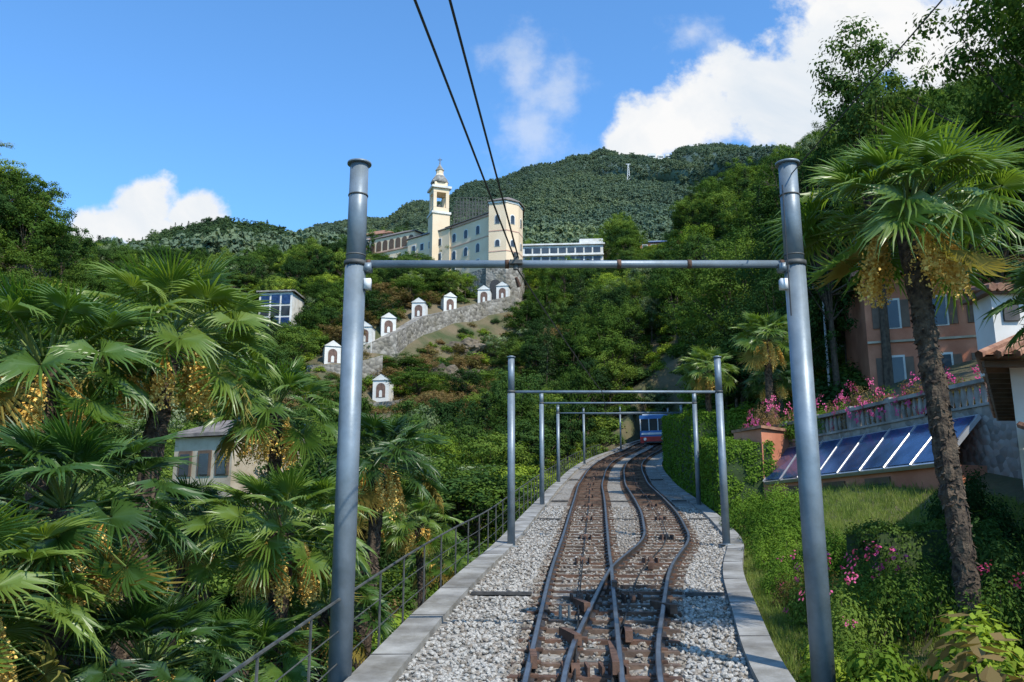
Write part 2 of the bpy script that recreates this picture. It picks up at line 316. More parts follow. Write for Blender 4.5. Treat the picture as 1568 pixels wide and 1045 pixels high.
# things whose surroundings are kept clear of tall trees: (x,y,z_base,halfwidth)
KEEP=[(-26.8,130,22.6,2.6),(-18.7,125,16.2,2.4),(-20,140,28,3),(-16.3,150,32.5,3.5),(-11.3,157,35.5,3.5),(-5.4,165,39.5,3.4),(-1.9,168,42,2.5),(-8,161,37.5,3),(-14,153,34,3),(-18,144,30,3),
 (-12,182,55,6),(-3,178,47,4),(0,178,47,4),(-26,195,62.5,9),(13,213,66,10.5),(-46,168,39.5,4.2),(41,238,77.8,5),(15.6,93,9.6,3.0),(-16.2,47,2.2,1.5)]
def hlimit(x,y,z,cr,floor=-9):
    h=np.full(x.shape,99.)
    for (X,Y,Z,W) in KEEP:
        m=(y<Y-.5)&(np.abs(x/y-X/Y)<W/Y+cr/y*.8); h=np.where(m,np.minimum(h,np.maximum(Z/Y*y-z,floor)),h)
        m2=(np.hypot(x-X,y-Y)<W*.8+cr*.6); h=np.where(m2,np.minimum(h,0),h)
    return h
def jgrid(x0,x1,y0,y1,s,j=.45):
    a,b=np.meshgrid(np.arange(x0,x1,s),np.arange(y0,y1,s)); a=a.ravel()+R.uniform(-j,j,a.size)*s; b=b.ravel()+R.uniform(-j,j,b.size)*s; return a,b
# hillside woodland
x,y=jgrid(-190,190,27,262,4.4)
k=(np.abs(x)<.78*y+14); x,y=x[k],y[k]
cor=(y<TEND-4)&(x>kLo(y)-3.4)&(x<kRo(y)+3.4); right=(x>0)&(y<44)&(x<30); lft=(x<0)&(y<32)
k=~cor&~right&~lft; x,y=x[k],y[k]; z=zt(x,y)
H=R.uniform(5.5,10.5,len(x)); H=np.where((x<0)&(y<75),H*.75,H); H=np.where((y<125)&(y>40)&(x>kRo(y))&(x<kRo(y)+8),H*.75,H)
brown=(x>-30)&(x<2)&(y>95)&(y<162)
H=np.where(brown,H*.55,H)
lim=hlimit(x,y,z,2.4,.0); H=np.minimum(H,lim); k=H>1.3; x,y,z,H,brown=x[k],y[k],z[k],H[k],brown[k]
idx=R.choice(8,len(x),p=[.25,.19,.2,.1,.15,.02,.05,.04]); 
idx=np.where(brown&(R.random(len(x))<.5),5,idx)
idx=np.where((H<4)&(idx==7),0,idx)
wid=np.where(H<4,R.uniform(.45,.7,len(x)),R.uniform(.8,1.2,len(x)))
S=np.stack([wid,wid,H/8*np.where(idx==7,.8,1)],1)
scatter('hillside_woodland',treesA,np.stack([x,y,z-.2],1),S,R.uniform(0,6.28,len(x)),idx)
print('woodland',len(x))
x,y=jgrid(-40,32,4,60,1.7); k=(x<kLo(y)-1.0)|(x>kRo(y)+1.0); k&=~((x>0)&(y<40)&(x>4.5)); k&=np.abs(x)<.7*y+4; x,y=x[k],y[k]; z=zt(x,y)
h=R.uniform(.8,1.8,len(x)); lim=hlimit(x,y,z,1); h=np.minimum(h,np.maximum(lim,.3))
scatter('valley_undergrowth',shrubs,np.stack([x,y,z-.1],1),np.stack([h*1.1,h*1.1,h],1),R.uniform(0,6.28,len(x)),R.choice(4,len(x),p=[.4,.38,.17,.05]))
x,y=jgrid(-60,40,60,200,2.4); k=~((x>kLo(y)-1.5)&(x<kRo(y)+1.5)&(y<TEND-4)); x,y=x[k],y[k]; z=zt(x,y)
h=R.uniform(1,2.2,len(x)); lim=hlimit(x,y,z,1.2,1.0); h=np.minimum(h,lim); k=h>.3; x,y,z,h=x[k],y[k],z[k],h[k]
bb=(x>-30)&(x<2)&(y>95)&(y<165)
scatter('bank_undergrowth',shrubs,np.stack([x,y,z-.1],1),np.stack([h*1.3,h*1.3,h],1),R.uniform(0,6.28,len(x)),np.where(bb&(R.random(len(x))<.5),3,R.integers(0,3,len(x))))

# ------------------------------------------------------------------ far hills
def hill(name,rid,dr,dfoot,tfoot,k,coll,ntree,tscale,relief,sfoot,thick,pr):
    rid=np.array(rid,float); nxx=200; ny=70; u=np.linspace(rid[0,0],rid[-1,0],nxx); zr=np.interp(u,rid[:,0],rid[:,1])
    zr=zr+np.array([mnoise.noise(Vector((a*.02,3.1,0)))*relief*.08 for a in u])
    def P(xr,zrr,t):
        d=dfoot*(dr/dfoot)**t; s=sfoot+(1-sfoot)*t; xx=xr*s*1.0
        T=tfoot+(zrr/dr-tfoot)*t**.9; zz=T*d
        w=math.sin(min(t,1)*math.pi)**.6; q=Vector((xx*5/dr,d*2.2/dr,1.7)); nn=mnoise.fractal(q,1.0,2.0,5)+.7*(1-2*abs(mnoise.noise(q*1.6+Vector((5,0,0)))))-.3
        return (xx,d+nn*relief*w*1.2,zz+nn*relief*w*.35)
    V=[]
    for j in range(ny):
        t=j/(ny-1)
        for i in range(nxx): V.append(P(u[i],zr[i],t))
    for i in range(nxx): V.append((u[i],dr+thick,zr[i]*.75))
    for i in range(nxx): V.append((u[i],dr+thick*2,0))
    mb=MB(); mb.add(V,[(j*nxx+i,j*nxx+i+1,(j+1)*nxx+i+1,(j+1)*nxx+i) for j in range(ny+1) for i in range(nxx-1)],k); mb.obj(name,smooth=True)
    pts=[]
    for ii in range(ntree):
        xr=random.uniform(rid[0,0],rid[-1,0]); t=random.random()**.7
        if t>.975 or ii%14==0: t=1-.02*random.random()
        p=P(xr,float(np.interp(xr,u,zr)),t)
        pts.append((p[0],p[1],p[2]-tscale*(2.5 if t<.97 else 1.5)))
    n=len(pts); s=R.uniform(.7,1.25,n)*tscale; hh=s*R.uniform(.8,1.2,n)
    scatter(name+'_forest',coll,pts,np.stack([s,s,hh],1),R.uniform(0,6.28,n),R.choice(len(pr),n,p=pr))
k15=1.18
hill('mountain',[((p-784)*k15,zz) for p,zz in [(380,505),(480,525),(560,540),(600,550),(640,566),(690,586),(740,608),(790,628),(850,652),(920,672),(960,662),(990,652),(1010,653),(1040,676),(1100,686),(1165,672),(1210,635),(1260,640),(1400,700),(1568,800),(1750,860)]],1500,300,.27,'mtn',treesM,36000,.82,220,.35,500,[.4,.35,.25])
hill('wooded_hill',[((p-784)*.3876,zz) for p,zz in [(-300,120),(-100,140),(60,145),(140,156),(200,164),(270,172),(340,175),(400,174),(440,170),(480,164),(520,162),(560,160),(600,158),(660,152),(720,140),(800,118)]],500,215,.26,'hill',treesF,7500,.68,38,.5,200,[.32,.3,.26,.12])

# ------------------------------------------------------------------ railway
dd=np.arange(1,TEND,.5)
mb=MB(); nc=16; V=[]
for d in dd:
    a,b=kLi(d),kRi(d)
    for i in range(nc): V.append((a+(b-a)*i/(nc-1),d,tz(d)+mnoise.noise(Vector((i*1.3,d*.8,0)))*.03))
mb.add(V,[(j*nc+i,j*nc+i+1,(j+1)*nc+i+1,(j+1)*nc+i) for j in range(len(dd)-1) for i in range(nc-1)],'ballast'); mb.obj('ballast_bed',smooth=True)
mb=MB()
KLp=[((kLi(d)+kLo(d))/2,d,tz(d)) for d in dd]; mb.sweep(KLp,[(-.25,-.3),(-.25,.1),(.25,.1),(.25,-.3)],'concrete')
mb.sweep(KLp,[(-.28,-6),(-.28,.02),(-.2,.02),(-.2,-6)],'conc_d')
for d in np.arange(2,110,2.4): mb.box(((kLi(d)+kLo(d))/2,d,tz(d)+.1),(.52,.025,.012),'grate')
mb.obj('kerb_wall',fixn=True)
mb=MB()
KRp=[((kRi(d)+kRo(d))/2,d,tz(d)) for d in dd]; mb.sweep(KRp,[(-.2,-.5),(-.2,.1),(.2,.1),(.2,-.5)],'concrete')
for d in np.arange(3,110,2.4): mb.box(((kRi(d)+kRo(d))/2,d,tz(d)+.1),(.42,.025,.012),'grate')
mb.obj('kerb',fixn=True)
trk=empty('railway_track')
mb=MB()
for fn in (lambda d:xl(d),lambda d:xl(d)+gau(d),lambda d:xl(d)+sep(d)-gau(d),lambda d:xl(d)+sep(d)):
    c=[(fn(d),d,tz(d)) for d in dd]
    mb.sweep(c,[(-.07,.02),(-.07,.045),(-.018,.06),(-.018,.13),(-.036,.145),(-.036,.17),(.036,.17),(.036,.145),(.018,.13),(.018,.06),(.07,.045),(.07,.02)],'rail')
    mb.sweep(c,[(-.026,.173),(.026,.173)],'railtop',closed=False)
for fn in (lambda d:xl(d)+gau(d)*.5,lambda d:xl(d)+sep(d)-gau(d)*.5):
    mb.sweep([(fn(d),d,tz(d)) for d in dd],[(-.014,.1),(0,.115),(.014,.1),(0,.085)],'wire')
mb.obj('rails',trk)
mb=MB(); d=1.5; i=0
while d<TEND-2:
    s=float(sep(d)); g=float(gau(d)); dx=(float(xl(d+.5))-float(xl(d-.5))); rz=-math.atan(dx); j=random.uniform(-.02,.02)
    k='tie' if i%3 else 'rust'
    if s<2.75: mb.box((xl(d)+s/2,d,tz(d)+.0+.01*(i%2)),(s+.5,.2,.075),k,rz)
    else:
        mb.box((xl(d)+g/2,d+j,tz(d)+.005),(g+.5,.2,.075),k,rz); mb.box((xl(d)+s-g/2,d-j,tz(d)+.005),(g+.5,.2,.075),k,rz)
    for xx in (xl(d),xl(d)+g,xl(d)+s-g,xl(d)+s): mb.box((xx,d,tz(d)+.055),(.22,.13,.035),'rust',rz)
    if 9<d<80: mb.box((xl(d)+g*.5,d+.31,tz(d)+.0),(g*.5,.3,.07),'conc_d',rz)
    d+=.62;i+=1
for d in list(np.arange(11,90,4.6)):
    for xx in (xl(d)+gau(d)*.5,xl(d)+sep(d)-gau(d)*.5):
        mb.cyl((xx-.05,d,tz(d)+.02),(xx+.05,d,tz(d)+.02),.13,.13,'rust',14); mb.box((xx-.14,d,tz(d)+.06),(.03,.5,.14),'rust'); mb.box((xx+.14,d,tz(d)+.06),(.03,.5,.14),'rust')
for (ox,d,w,l,a) in [(.45,12.6,.1,1.0,.15),(1.25,12.8,.1,1.0,-.1),(1.9,14.6,.12,.9,.2),(.6,14.8,.1,1.1,.1),(1.2,16.8,.09,1.6,-.1),(2.05,19.2,.1,.8,-.2),(-.0,11.6,.08,1.4,0),(1.0,11.5,.08,2.0,-.08)]:
    mb.box((xl(d)+ox,d,tz(d)+.1),(w,l,.14),'rust',a)
for d in (14.2,): 
    for o in(-.07,.07): mb.cyl((xl(d)+.35+o,d,tz(d)),(xl(d)+.35+o,d,tz(d)+.2),.025,.025,'concrete',8)
mb.obj('sleepers_and_sheaves',trk)
mb=MB()
for d in (16.2,29.5,36.5,52):
    rz=-.09; mb.box(((kLi(d)+xl(d))/2-.1,d,tz(d)+.035),(float(xl(d)-kLi(d))-.35,.2,.05),'grate',rz); mb.box(((kRi(d)+xl(d)+sep(d))/2+.1,d-.2,tz(d)+.035),(float(kRi(d)-xl(d)-sep(d))-.4,.2,.05),'grate',rz)
    if d>20: mb.box((xl(d)+sep(d)/2,d-.1,tz(d)+.02),(float(sep(d)-2*gau(d))-.25,.16,.05),'grate',rz)
mb.obj('drain_grating')
def stone(seed):
    import bmesh
    g=random.Random(seed); bm=bmesh.new(); bmesh.ops.create_icosphere(bm,subdivisions=1,radius=1)
    for v in bm.verts: v.co*=g.uniform(.7,1.15); v.co.z*=.7
    me=bpy.data.meshes.new('stone'); bm.to_mesh(me); bm.free(); me.materials.append(M['stone' if seed<3 else 'stone_b']); return me
stones=mkcoll('ballast_stone_kit',[stone(i) for i in range(6)])
n=17000; d=8+26*R.random(n)**1.3; u=R.random(n); x=kLi(d)+.03+(kRi(d)-kLi(d)-.06)*u
rs=(x>xl(d)-.3)&(x<xl(d)+sep(d)+.3)
k=~((x>xl(d)-.12)&(x<xl(d)+sep(d)+.12)&((d<22)|(x<xl(d)+1.3)|(x>xl(d)+sep(d)-1.3))&(R.random(n)<.6)); k&=~((np.abs(d-16.1)<.2)); x,d,rs=x[k],d[k],rs[k]
ii=np.where(rs&(R.random(len(x))<.75),R.integers(3,6,len(x)),np.where(R.random(len(x))<.25,R.integers(3,6,len(x)),R.integers(0,3,len(x))))
scatter('loose_ballast',stones,np.stack([x,d,tz(d)+.02],1),R.uniform(.02,.05,len(x)),R.uniform(0,6.28,len(x)),ii,tilt=.5)

# ------------------------------------------------------------------ wire portals
def portal(pl,pr,zb_l,zb_r,zc,zt_,r,detail=False):
    e=empty('wire_support_portal',(pl[0],pl[1],zb_l)); mb=MB(); off=Vector((pl[0],pl[1],zb_l))
    def V_(x,y,z): return Vector((x,y,z))-off
    for (p,zb) in ((pl,zb_l),(pr,zb_r)):
        mb.cyl(V_(*p,zb),V_(*p,zc),r,r*.97,'pole',20); mb.cyl(V_(*p,zc),V_(*p,zt_),r*.9,r*.86,'pole',20)
        mb.cyl(V_(*p,zt_),V_(*p,zt_+.025),r*1.14,r*1.14,'pole',20); mb.cyl(V_(*p,zt_+.025),V_(*p,zt_+.05),r*1.05,r*.5,'pole',20)
        mb.cyl(V_(*p,zc-.03),V_(*p,zc+.03),r*1.08,r*1.08,'iron',20)
        mb.box(V_(*p,zb+.06),(r*3.6,r*3.6,.03),'pole'); mb.cyl(V_(*p,zb-.3),V_(*p,zb+.05),r*1.9,r*1.9,'conc_d',12)
        if detail:
            for zz in (zc+.1,zc+.9): mb.cyl(V_(*p,zz),V_(*p,zz+.018),r*.94,r*.94,'iron',20)
            sx=1 if p is pl else -1
            mb.box(V_(p[0]+sx*(r+.03),p[1]-.03,zc-.27),(.085,.1,.13),'box'); mb.box(V_(p[0]+sx*(r+.02),p[1],zc-.05),(.1,.14,.1),'pole')
    mb.cyl(V_(pl[0],pl[1],zc),V_(pr[0],pr[1],zc),r*.36,r*.36,'pole',12)
    if detail:
        L_=pr[0]-pl[0]
        for q in (.03,.345,.6,.76,.97): 
            x0=pl[0]+L_*q; mb.cyl(V_(x0-.025,pl[1],zc),V_(x0+.025,pl[1],zc),r*.42,r*.42,'rust',12)
    mb.obj('frame',e,smooth=False); return e
portal((-1.96,10.66),(3.54,10.66),-1.85,-1.85,3.29,4.62,.135,True)
portal((-.02,23.2),(5.47,23.2),-.4+.0,-.35,3.64,4.56,.1)
portal((1.14,34),(7.05,34),.95,.95,4.9,5.3,.09)
portal((2.55,49),(9.4,49),2.6,2.6,6.5,6.9,.09)
portal((5.6,69),(12.2,69),5.1,5.1,9.1,9.5,.09)
portal((10.9,89),(17.6,89),8.0,8.0,11.9,12.4,.09)
for o in bpy.data.objects:
    if o.name.startswith('frame'):
        for p in o.data.polygons: p.use_smooth=len(p.vertices)==4
def wire(name,pts,r=.014,sag=0):
    mb=MB(); P=[Vector(p) for p in pts]
    for a,b in zip(P[:-1],P[1:]):
        n=8; L_=[a.lerp(b,i/n)-Vector((0,0,sag*4*(i/n)*(1-i/n)*(b-a).length)) for i in range(n+1)]
        for c,d in zip(L_[:-1],L_[1:]): mb.cyl(c,d,r,r,'wire',6,False)
    return mb.obj(name)
wire('overhead_wire',[(-1.95,-5,3.75),(-.64,5.2,3.42),(.03,10.66,3.37)],.011)
wire('overhead_wire',[(-1.45,-5,3.7),(-.41,5.2,3.42),(.08,10.66,3.37)],.011)
wire('overhead_wire',[(.05,10.66,3.25),(2.4,23.2,3.62),(3.6,34,4.85),(5.2,49,6.45),(8.4,69,9.05),(13.8,89,11.85)],.01,.004)
wire('guy_wire',[(3.54,10.66,4.45),(3.8,7,4.6),(4.4,-3,5.0)],.008)
wire('guy_wire',[(3.42,10.55,4.3),(3.41,10.52,3.3),(3.42,10.55,2.6)],.008)
mb=MB(); mb.cyl((.05,10.6,3.2),(.05,10.6,3.42),.035,.03,'iron',8); mb.cyl((.05,10.6,3.1),(.09,10.66,3.0),.02,.03,'rust',8); mb.box((.05,10.62,3.29),(.16,.16,.05),'iron'); mb.obj('wire_clamp')

# iron railing
mb=MB(); pts=[(float(kLo(d))-.12,d,float(tz(d))) for d in np.arange(2,84,.75)]
for i,p in enumerate(pts):
    if i%2==0: mb.cyl((p[0],p[1],p[2]-.2),(p[0],p[1],p[2]+.95),.018,.016,'iron',6)
for zz,r in((.95,.018),(.6,.008),(.25,.008)):
    for a,b in zip(pts[:-1],pts[1:]): mb.cyl((a[0],a[1],a[2]+zz),(b[0],b[1],b[2]+zz),r,r,'iron',6,False)
mb.obj('iron_railing')

# ------------------------------------------------------------------ funicular car
car=empty('funicular_car',(15.4,96,9.1)); mb=MB()
W,Lc,Hc=2.6,8,3.3; a=-.32
def prof(yy,k,z0,z1,w,dep):
    mb.box((0,yy,(z0+z1)/2),(w,dep,z1-z0),k)
prof(4,'red',.35,.95,W,8); prof(4,'blue',.95,1.5,W+.02,8); prof(4,'glass',1.5,2.6,W-.08,7.9); prof(4,'blue',2.6,2.95,W+.02,8.0); prof(4,'box',2.95,3.15,W-.5,7.6)
for xx in (-1.23,-.42,.42,1.23): mb.box((xx,.0,2.05),(.09,.08,1.12),'box')
for yy in np.arange(0,8.1,1.6):
    for xx in (-1.24,1.24): mb.box((xx,yy,2.05),(.06,.12,1.12),'box')
mb.box((0,-.04,1.22),(W*.9,.06,.18),'box')
for xx in(-.85,.85): mb.cyl((xx,-.12,.72),(xx,-.02,.72),.14,.14,'box',12); mb.box((xx,.1,.15),(.2,.8,.4),'grate')
for yy in(1,7):
    for xx in(-.6,.6): mb.cyl((xx-.06,yy,.2),(xx+.06,yy,.2),.28,.28,'grate',14)
mb.box((0,-.1,.42),(W*.7,.2,.14),'grate')
o=mb.obj('car_body',car); car.rotation_euler=(.13,0,a); car.scale=(1.15,1.15,1.15)

# ------------------------------------------------------------------ palms
def fan(mb,hub,ax,nrm,Rf,g,k,nseg=32,span=2.6,droop=.18):
    ax=np.array(ax);nrm=np.array(nrm); side=np.cross(ax,nrm); side/=np.linalg.norm(side); nrm=np.cross(side,ax); nrm/=np.linalg.norm(nrm)
    V=[];F=[]; da=2*span/nseg*.5
    def P(ang,r,h): return hub+ (ax*math.cos(ang)+side*math.sin(ang))*r + nrm*h
    for i in range(nseg):
        a=-span+2*span*(i+.5)/nseg; L_=Rf*(1-.25*(abs(a)/span)**2)*g.uniform(.85,1.1); cup=.16*(abs(a)/span)*Rf
        dr=droop*Rf*g.uniform(.1,2.2); b=len(V); w=da*.88; a2=a+g.normal(0,.045)
        V+=[P(a,.02,0),P(a-w,L_*.42,cup),P(a,L_*.42,cup+.03*Rf/.5),P(a+w,L_*.42,cup),P(a2-w*.36,L_*.76,cup-dr*.3),P(a2,L_*.76,cup+.012-dr*.3),P(a2+w*.36,L_*.76,cup-dr*.3),P(a2,L_,cup-dr)]
        F+=[(b,b+1,b+2),(b,b+2,b+3),(b+1,b+4,b+5,b+2),(b+2,b+5,b+6,b+3),(b+4,b+7,b+5),(b+5,b+7,b+6)]
    mb.add(V,F,k)
def palm_mesh(seed,trunk_h,nleaf=42,flowers=5,tr=.12,low=-30,fr=1.08):
    g=np.random.default_rng(seed); mb=MB(); n=int(trunk_h/.12)+2
    ns=14; V=[];F=[]
    lean=g.normal(0,.03,2)
    for i in range(n+1):
        z=-trunk_h+trunk_h*i/n*1.0
        for j in range(ns):
            a=2*math.pi*j/ns; r=tr*(1+.13*g.normal())*(1.2 if z>-.7 else 1); V.append((math.cos(a)*r+lean[0]*z,math.sin(a)*r+lean[1]*z,z))
    for i in range(n):
        for j in range(ns): F.append((i*ns+j,i*ns+(j+1)%ns,(i+1)*ns+(j+1)%ns,(i+1)*ns+j))
    mb.add(V,F,'fibre')
    m=int(trunk_h*150); a=g.random(m)*6.28; z=-g.random(m)*trunk_h; rr=tr*1.06
    P=np.stack([np.cos(a)*rr+lean[0]*z,np.sin(a)*rr+lean[1]*z,z],1); leaves(mb,P,np.stack([np.cos(a),np.sin(a),.6+0*a],1)+rdir(m,g)*.5,g.uniform(.04,.11,m),'fibre',.4,g)
    for i in range(nleaf):
        q=(i+.5)/nleaf; el=math.radians(80-(80-low)*q**.9+g.normal(0,7)); ph=i*2.39996+g.normal(0,.2)
        d=np.array([math.cos(ph)*math.cos(el),math.sin(ph)*math.cos(el),math.sin(el)]); Lp=(.4+.42*min(1,q*2.2))*g.uniform(.8,1.2)
        base=np.array([math.cos(ph)*.08,math.sin(ph)*.08,.15-.3*q]); p1=base+d*Lp*.55; d2=d+np.array([0,0,-.12]); d2/=np.linalg.norm(d2); hub=p1+d2*Lp*.45
        dead=q>.95; k='palm_dead' if dead else 'palm'
        mb.cyl(base,p1,.016,.011,'petiole',5,False); mb.cyl(p1,hub,.011,.008,'petiole',5,False)
        d3=d2+np.array([0,0,-.12-.3*q]); d3/=np.linalg.norm(d3)
        up=np.array([0,0,1.])+d*(-.3)+rdir(1,g)[0]*.35; 
        if abs(np.dot(up/np.linalg.norm(up),d3))>.9: up=np.array([-math.cos(ph),-math.sin(ph),.2])
        fan(mb,hub,d3,up,fr*(.38+.14*min(1,q*3))*g.uniform(.88,1.12),g,k,droop=.04+.2*q)
    for i in range(flowers):
        ph=i*6.28/flowers+g.random()*.8; b=np.array([math.cos(ph)*.12,math.sin(ph)*.12,-.15]); o=np.array([math.cos(ph),math.sin(ph),-.1])
        tip=b+o*.36+np.array([0,0,-.3]); mb.cyl(b,b+o*.24+np.array([0,0,-.02]),.02,.015,'flower_y',5,False)
        for s in range(14):
            e=tip+g.normal(0,.09,3)+np.array([0,0,-.28]); st=b+o*.22
            nn=90; t=g.random(nn)[:,None]; Pp=st+(e-st)*t+np.array([0,0,-.1])*t*t+g.normal(0,.022,(nn,3)); leaves(mb,Pp,rdir(nn,g),g.uniform(.025,.055,nn),'flower_y',.8,g)
    return mb.mesh('palm_mesh')
PM=[palm_mesh(101,8,40,6),palm_mesh(102,8,38,5),palm_mesh(103,8,44,6,.13)]
PR=palm_mesh(105,6.2,50,6,.115,low=-25,fr=1.12)
def palm(x,y,z,s,me,rz=None):
    o=bpy.data.objects.new('fan_palm',me); sc.collection.objects.link(o); o.location=(x,y,z); o.scale=(s,s,s); o.rotation_euler=(random.gauss(0,.03),random.gauss(0,.03),rz if rz is not None else random.uniform(0,6.28))
for i,(x,y,z,s) in enumerate([(-5.9,11,2.05,1.15),(-4.95,12.5,2.75,1.2),(-4.7,9.5,.25,1.0),(-5.0,8.3,-.6,.95),(-4.3,16,2.15,1.0),(-3.3,13,.0,1.0),(-2.5,17,1.3,1.0),(-2.1,20.5,.2,.75),(-3.9,10,-1.4,.85),(-3.5,12,-1.7,.85),(-3.0,15,-1.2,.85),
     (-6.9,14.5,-.2,.95),(-1.9,24,-.7,.7),(-3.6,22,.6,.85),(-9.5,15,1.9,1.1),(-7.3,13,2.2,1.0),(-6.4,18,.2,.9),(-5.6,10.2,-1.1,.9)]): palm(x,y,z,s,PM[i%3])
palm(5.4,11.5,4.25,1.2,PR,.8)
palm(10.0,34,7.4,1.15,PM[0]); palm(8.6,38.5,7.0,1.05,PM[1]); palm(7.7,11.2,3.0,.95,PM[2]); palm(11,37,6.4,.95,PM[2])

# ------------------------------------------------------------------ hedges / bushes on the right
def hedge(name,path,w,h,nl,ls=.085,leaf='leaf_a'):
    g=R; mb=MB(); P=[Vector(p) for p in path]
    mb.sweep(P,[(-w/2+.08,-.3),(-w/2+.08,h-.08),(w/2-.08,h-.08),(w/2-.08,-.3)],'hedgecore',caps=True)
    seg=[(P[i+1]-P[i]).length for i in range(len(P)-1)]; tot=sum(seg); Pos=[];Nr=[]
    for _ in range(nl):
        s=g.random()*tot*1.0;i=0
        while i<len(seg)-1 and s>seg[i]: s-=seg[i];i+=1
        c=P[i].lerp(P[i+1],min(1,s/seg[i])); t=(P[i+1]-P[i]);t.z=0;t.normalize(); r=Vector((t.y,-t.x,0))
        q=g.random()
        if q<.34: o=(g.uniform(-w/2,w/2),h,(0,1)) 
        elif q<.6: o=(-w/2,g.uniform(0,h),(-1,.2))
        elif q<.75: o=(w/2,g.uniform(0,h),(1,.2))
        else:
            endp=P[0] if g.random()<.8 else P[-1]; sg=-1 if endp is P[0] else 1
            c=endp+t*sg*0.0; o=(g.uniform(-w/2,w/2),g.uniform(0,h),None)
        p=c+r*o[0]+Vector((0,0,o[1])); nz=mnoise.noise(p*1.7)*.14+mnoise.noise(p*5)*.07
        if o[2] is None: n=t*sg+Vector((0,0,.2))
        else: n=r*o[2][0]+Vector((0,0,o[2][1]))
        p=p+n.normalized()*(nz+g.normal()*.04); Pos.append(p); Nr.append(n)
    Pos=np.array(Pos);Nr=np.array(Nr)+rdir(nl)*.8; leaves(mb,Pos,Nr,ls*g.uniform(.7,1.3,nl),leaf,.6)
    return mb.obj(name)
hedge('clipped_hedge',[(float(kRo(d))+.9,d,float(tz(d))) for d in (38.5,43,48,53,58,64)],1.6,3.7,28000,.13,'hedge')
hedge('clipped_hedge',[(float(kRo(d))+1.05,d,float(tz(d))) for d in (30.5,33,36.5)],1.9,2.5,18000,.1,'hedge')
hedge('clipped_hedge',[(6.0,15.6,-1.1),(8.2,16.2,-1.0)],1.0,1.15,9000,.06,'leaf_b')
sh_y=shrub(41,4200,.085,'leaf_y'); sh_az=shrub(42,4800,.06,'leaf_r','flower_p',110); sh_d=shrub(43,4800,.07,'leaf_b'); sh_a=shrub(44,5000,.065,'hedge'); sh_pk=shrub(45,4200,.055,'leaf_r','flower_p',600)
sh_big=shrub(46,2600,.13,'leaf_y',asp=.6); sh_azg=shrub(47,4800,.06,'leaf_a','flower_p',80)
def bush(name,me,x,y,w,h,z=None):
    o=bpy.data.objects.new(name,me); sc.collection.objects.link(o); o.location=(x,y,(float(zt(x,y)) if z is None else z)-.05); o.scale=(w,w,h); o.rotation_euler=(0,0,random.uniform(0,6))
for (x,y,w,h) in [(3.75,9.3,.65,.85),(4.5,9.0,.75,1.0),(5.6,8.8,.9,1.15),(4.0,10.3,.7,.95),(6.4,9.3,.9,1.1),(5.2,10.3,.85,1.1),(3.75,11.2,.5,.7),(4.9,8.2,.7,.9)]: bush('laurel_bush',sh_big,x,y,w,h)
for (x,y,w,h) in [(4.4,12.2,.8,1.3),(5.3,12.6,.9,1.45),(4.9,14.0,.8,1.3),(4.15,11.4,.5,.85),(5.0,15.6,.75,1.1),(5.9,11.2,.8,1.2),(5.9,13.6,.7,1.1),(5.9,14.8,.7,1.1)]: bush('azalea_bush',sh_azg if random.random()<.55 else sh_az,x,y,w,h)
for (x,y,w,h) in [(5.3,17.6,.75,.95),(5.0,16.8,.5,.8),(5.75,19.6,.8,.95),(6.4,21.6,.95,1.1),(6.9,23.3,1.1,1.3),(7.5,25.2,1.2,1.4),(7.0,26.6,1.1,1.4),(8.2,27.2,1.0,1.1),(7.6,28.8,1.0,1.2),(7.6,23.6,.8,.9),(6.1,17.6,.8,1.0),(6.6,19.0,.8,.8)]: bush('green_bush',sh_a,x,y,w,h)
for (x,y,w,h) in [(6.6,10.4,.9,2.0),(7.3,11,1.1,2.4),(6.5,12.0,.8,1.4),(7.6,12.6,1.0,1.9),(8.0,10.4,1.2,2.4),(6.7,13.2,.9,1.3),(7.4,14,1.0,1.4),(6.1,9.8,.7,1.2),(7.0,9.4,.9,1.7),(8.6,17.2,.9,1.5),(9.3,18.2,.9,1.5),(7.6,17.2,.8,.8),(8.3,15.2,.8,1.4)]: bush('dark_shrub',sh_d,x,y,w,h)
for (x,y) in [(9.6,32.6),(10.3,31.2),(11,29.9),(11.3,28.4),(11.8,27.0),(12.3,25.8),(12.5,24.5),(12.4,29.5),(13.2,27),(11.4,31.6)]: bush('flowering_shrub',sh_pk if random.random()<.6 else (sh_a if random.random()<.5 else sh_az),x,y,random.uniform(.9,1.2),random.uniform(1.0,1.8),3.3)
def tuft(seed):
    g=np.random.default_rng(seed); mb=MB(); n=26; P=g.normal(0,.07,(n,3)); P[:,2]=0
    for p in P:
        d=np.array([g.normal(0,.3),g.normal(0,.3),1]); h=g.uniform(.06,.15); w=np.array([.006,0,0]) if g.random()<.5 else np.array([0,.006,0]); mb.add([p-w,p+w,p+d*h],[(0,1,2)],'grass')
    return mb.mesh('tuft')
tufts=mkcoll('grass_kit',[tuft(i) for i in range(4)])
x,y=jgrid(3,12,9,31,.16); k=(x>kRo(y)+.05)&(x<8.9+(31-y)*.22); x,y=x[k],y[k]
scatter('lawn_grass',tufts,np.stack([x,y,zt(x,y)],1),R.uniform(.7,1.5,len(x)),R.uniform(0,6.28,len(x)))

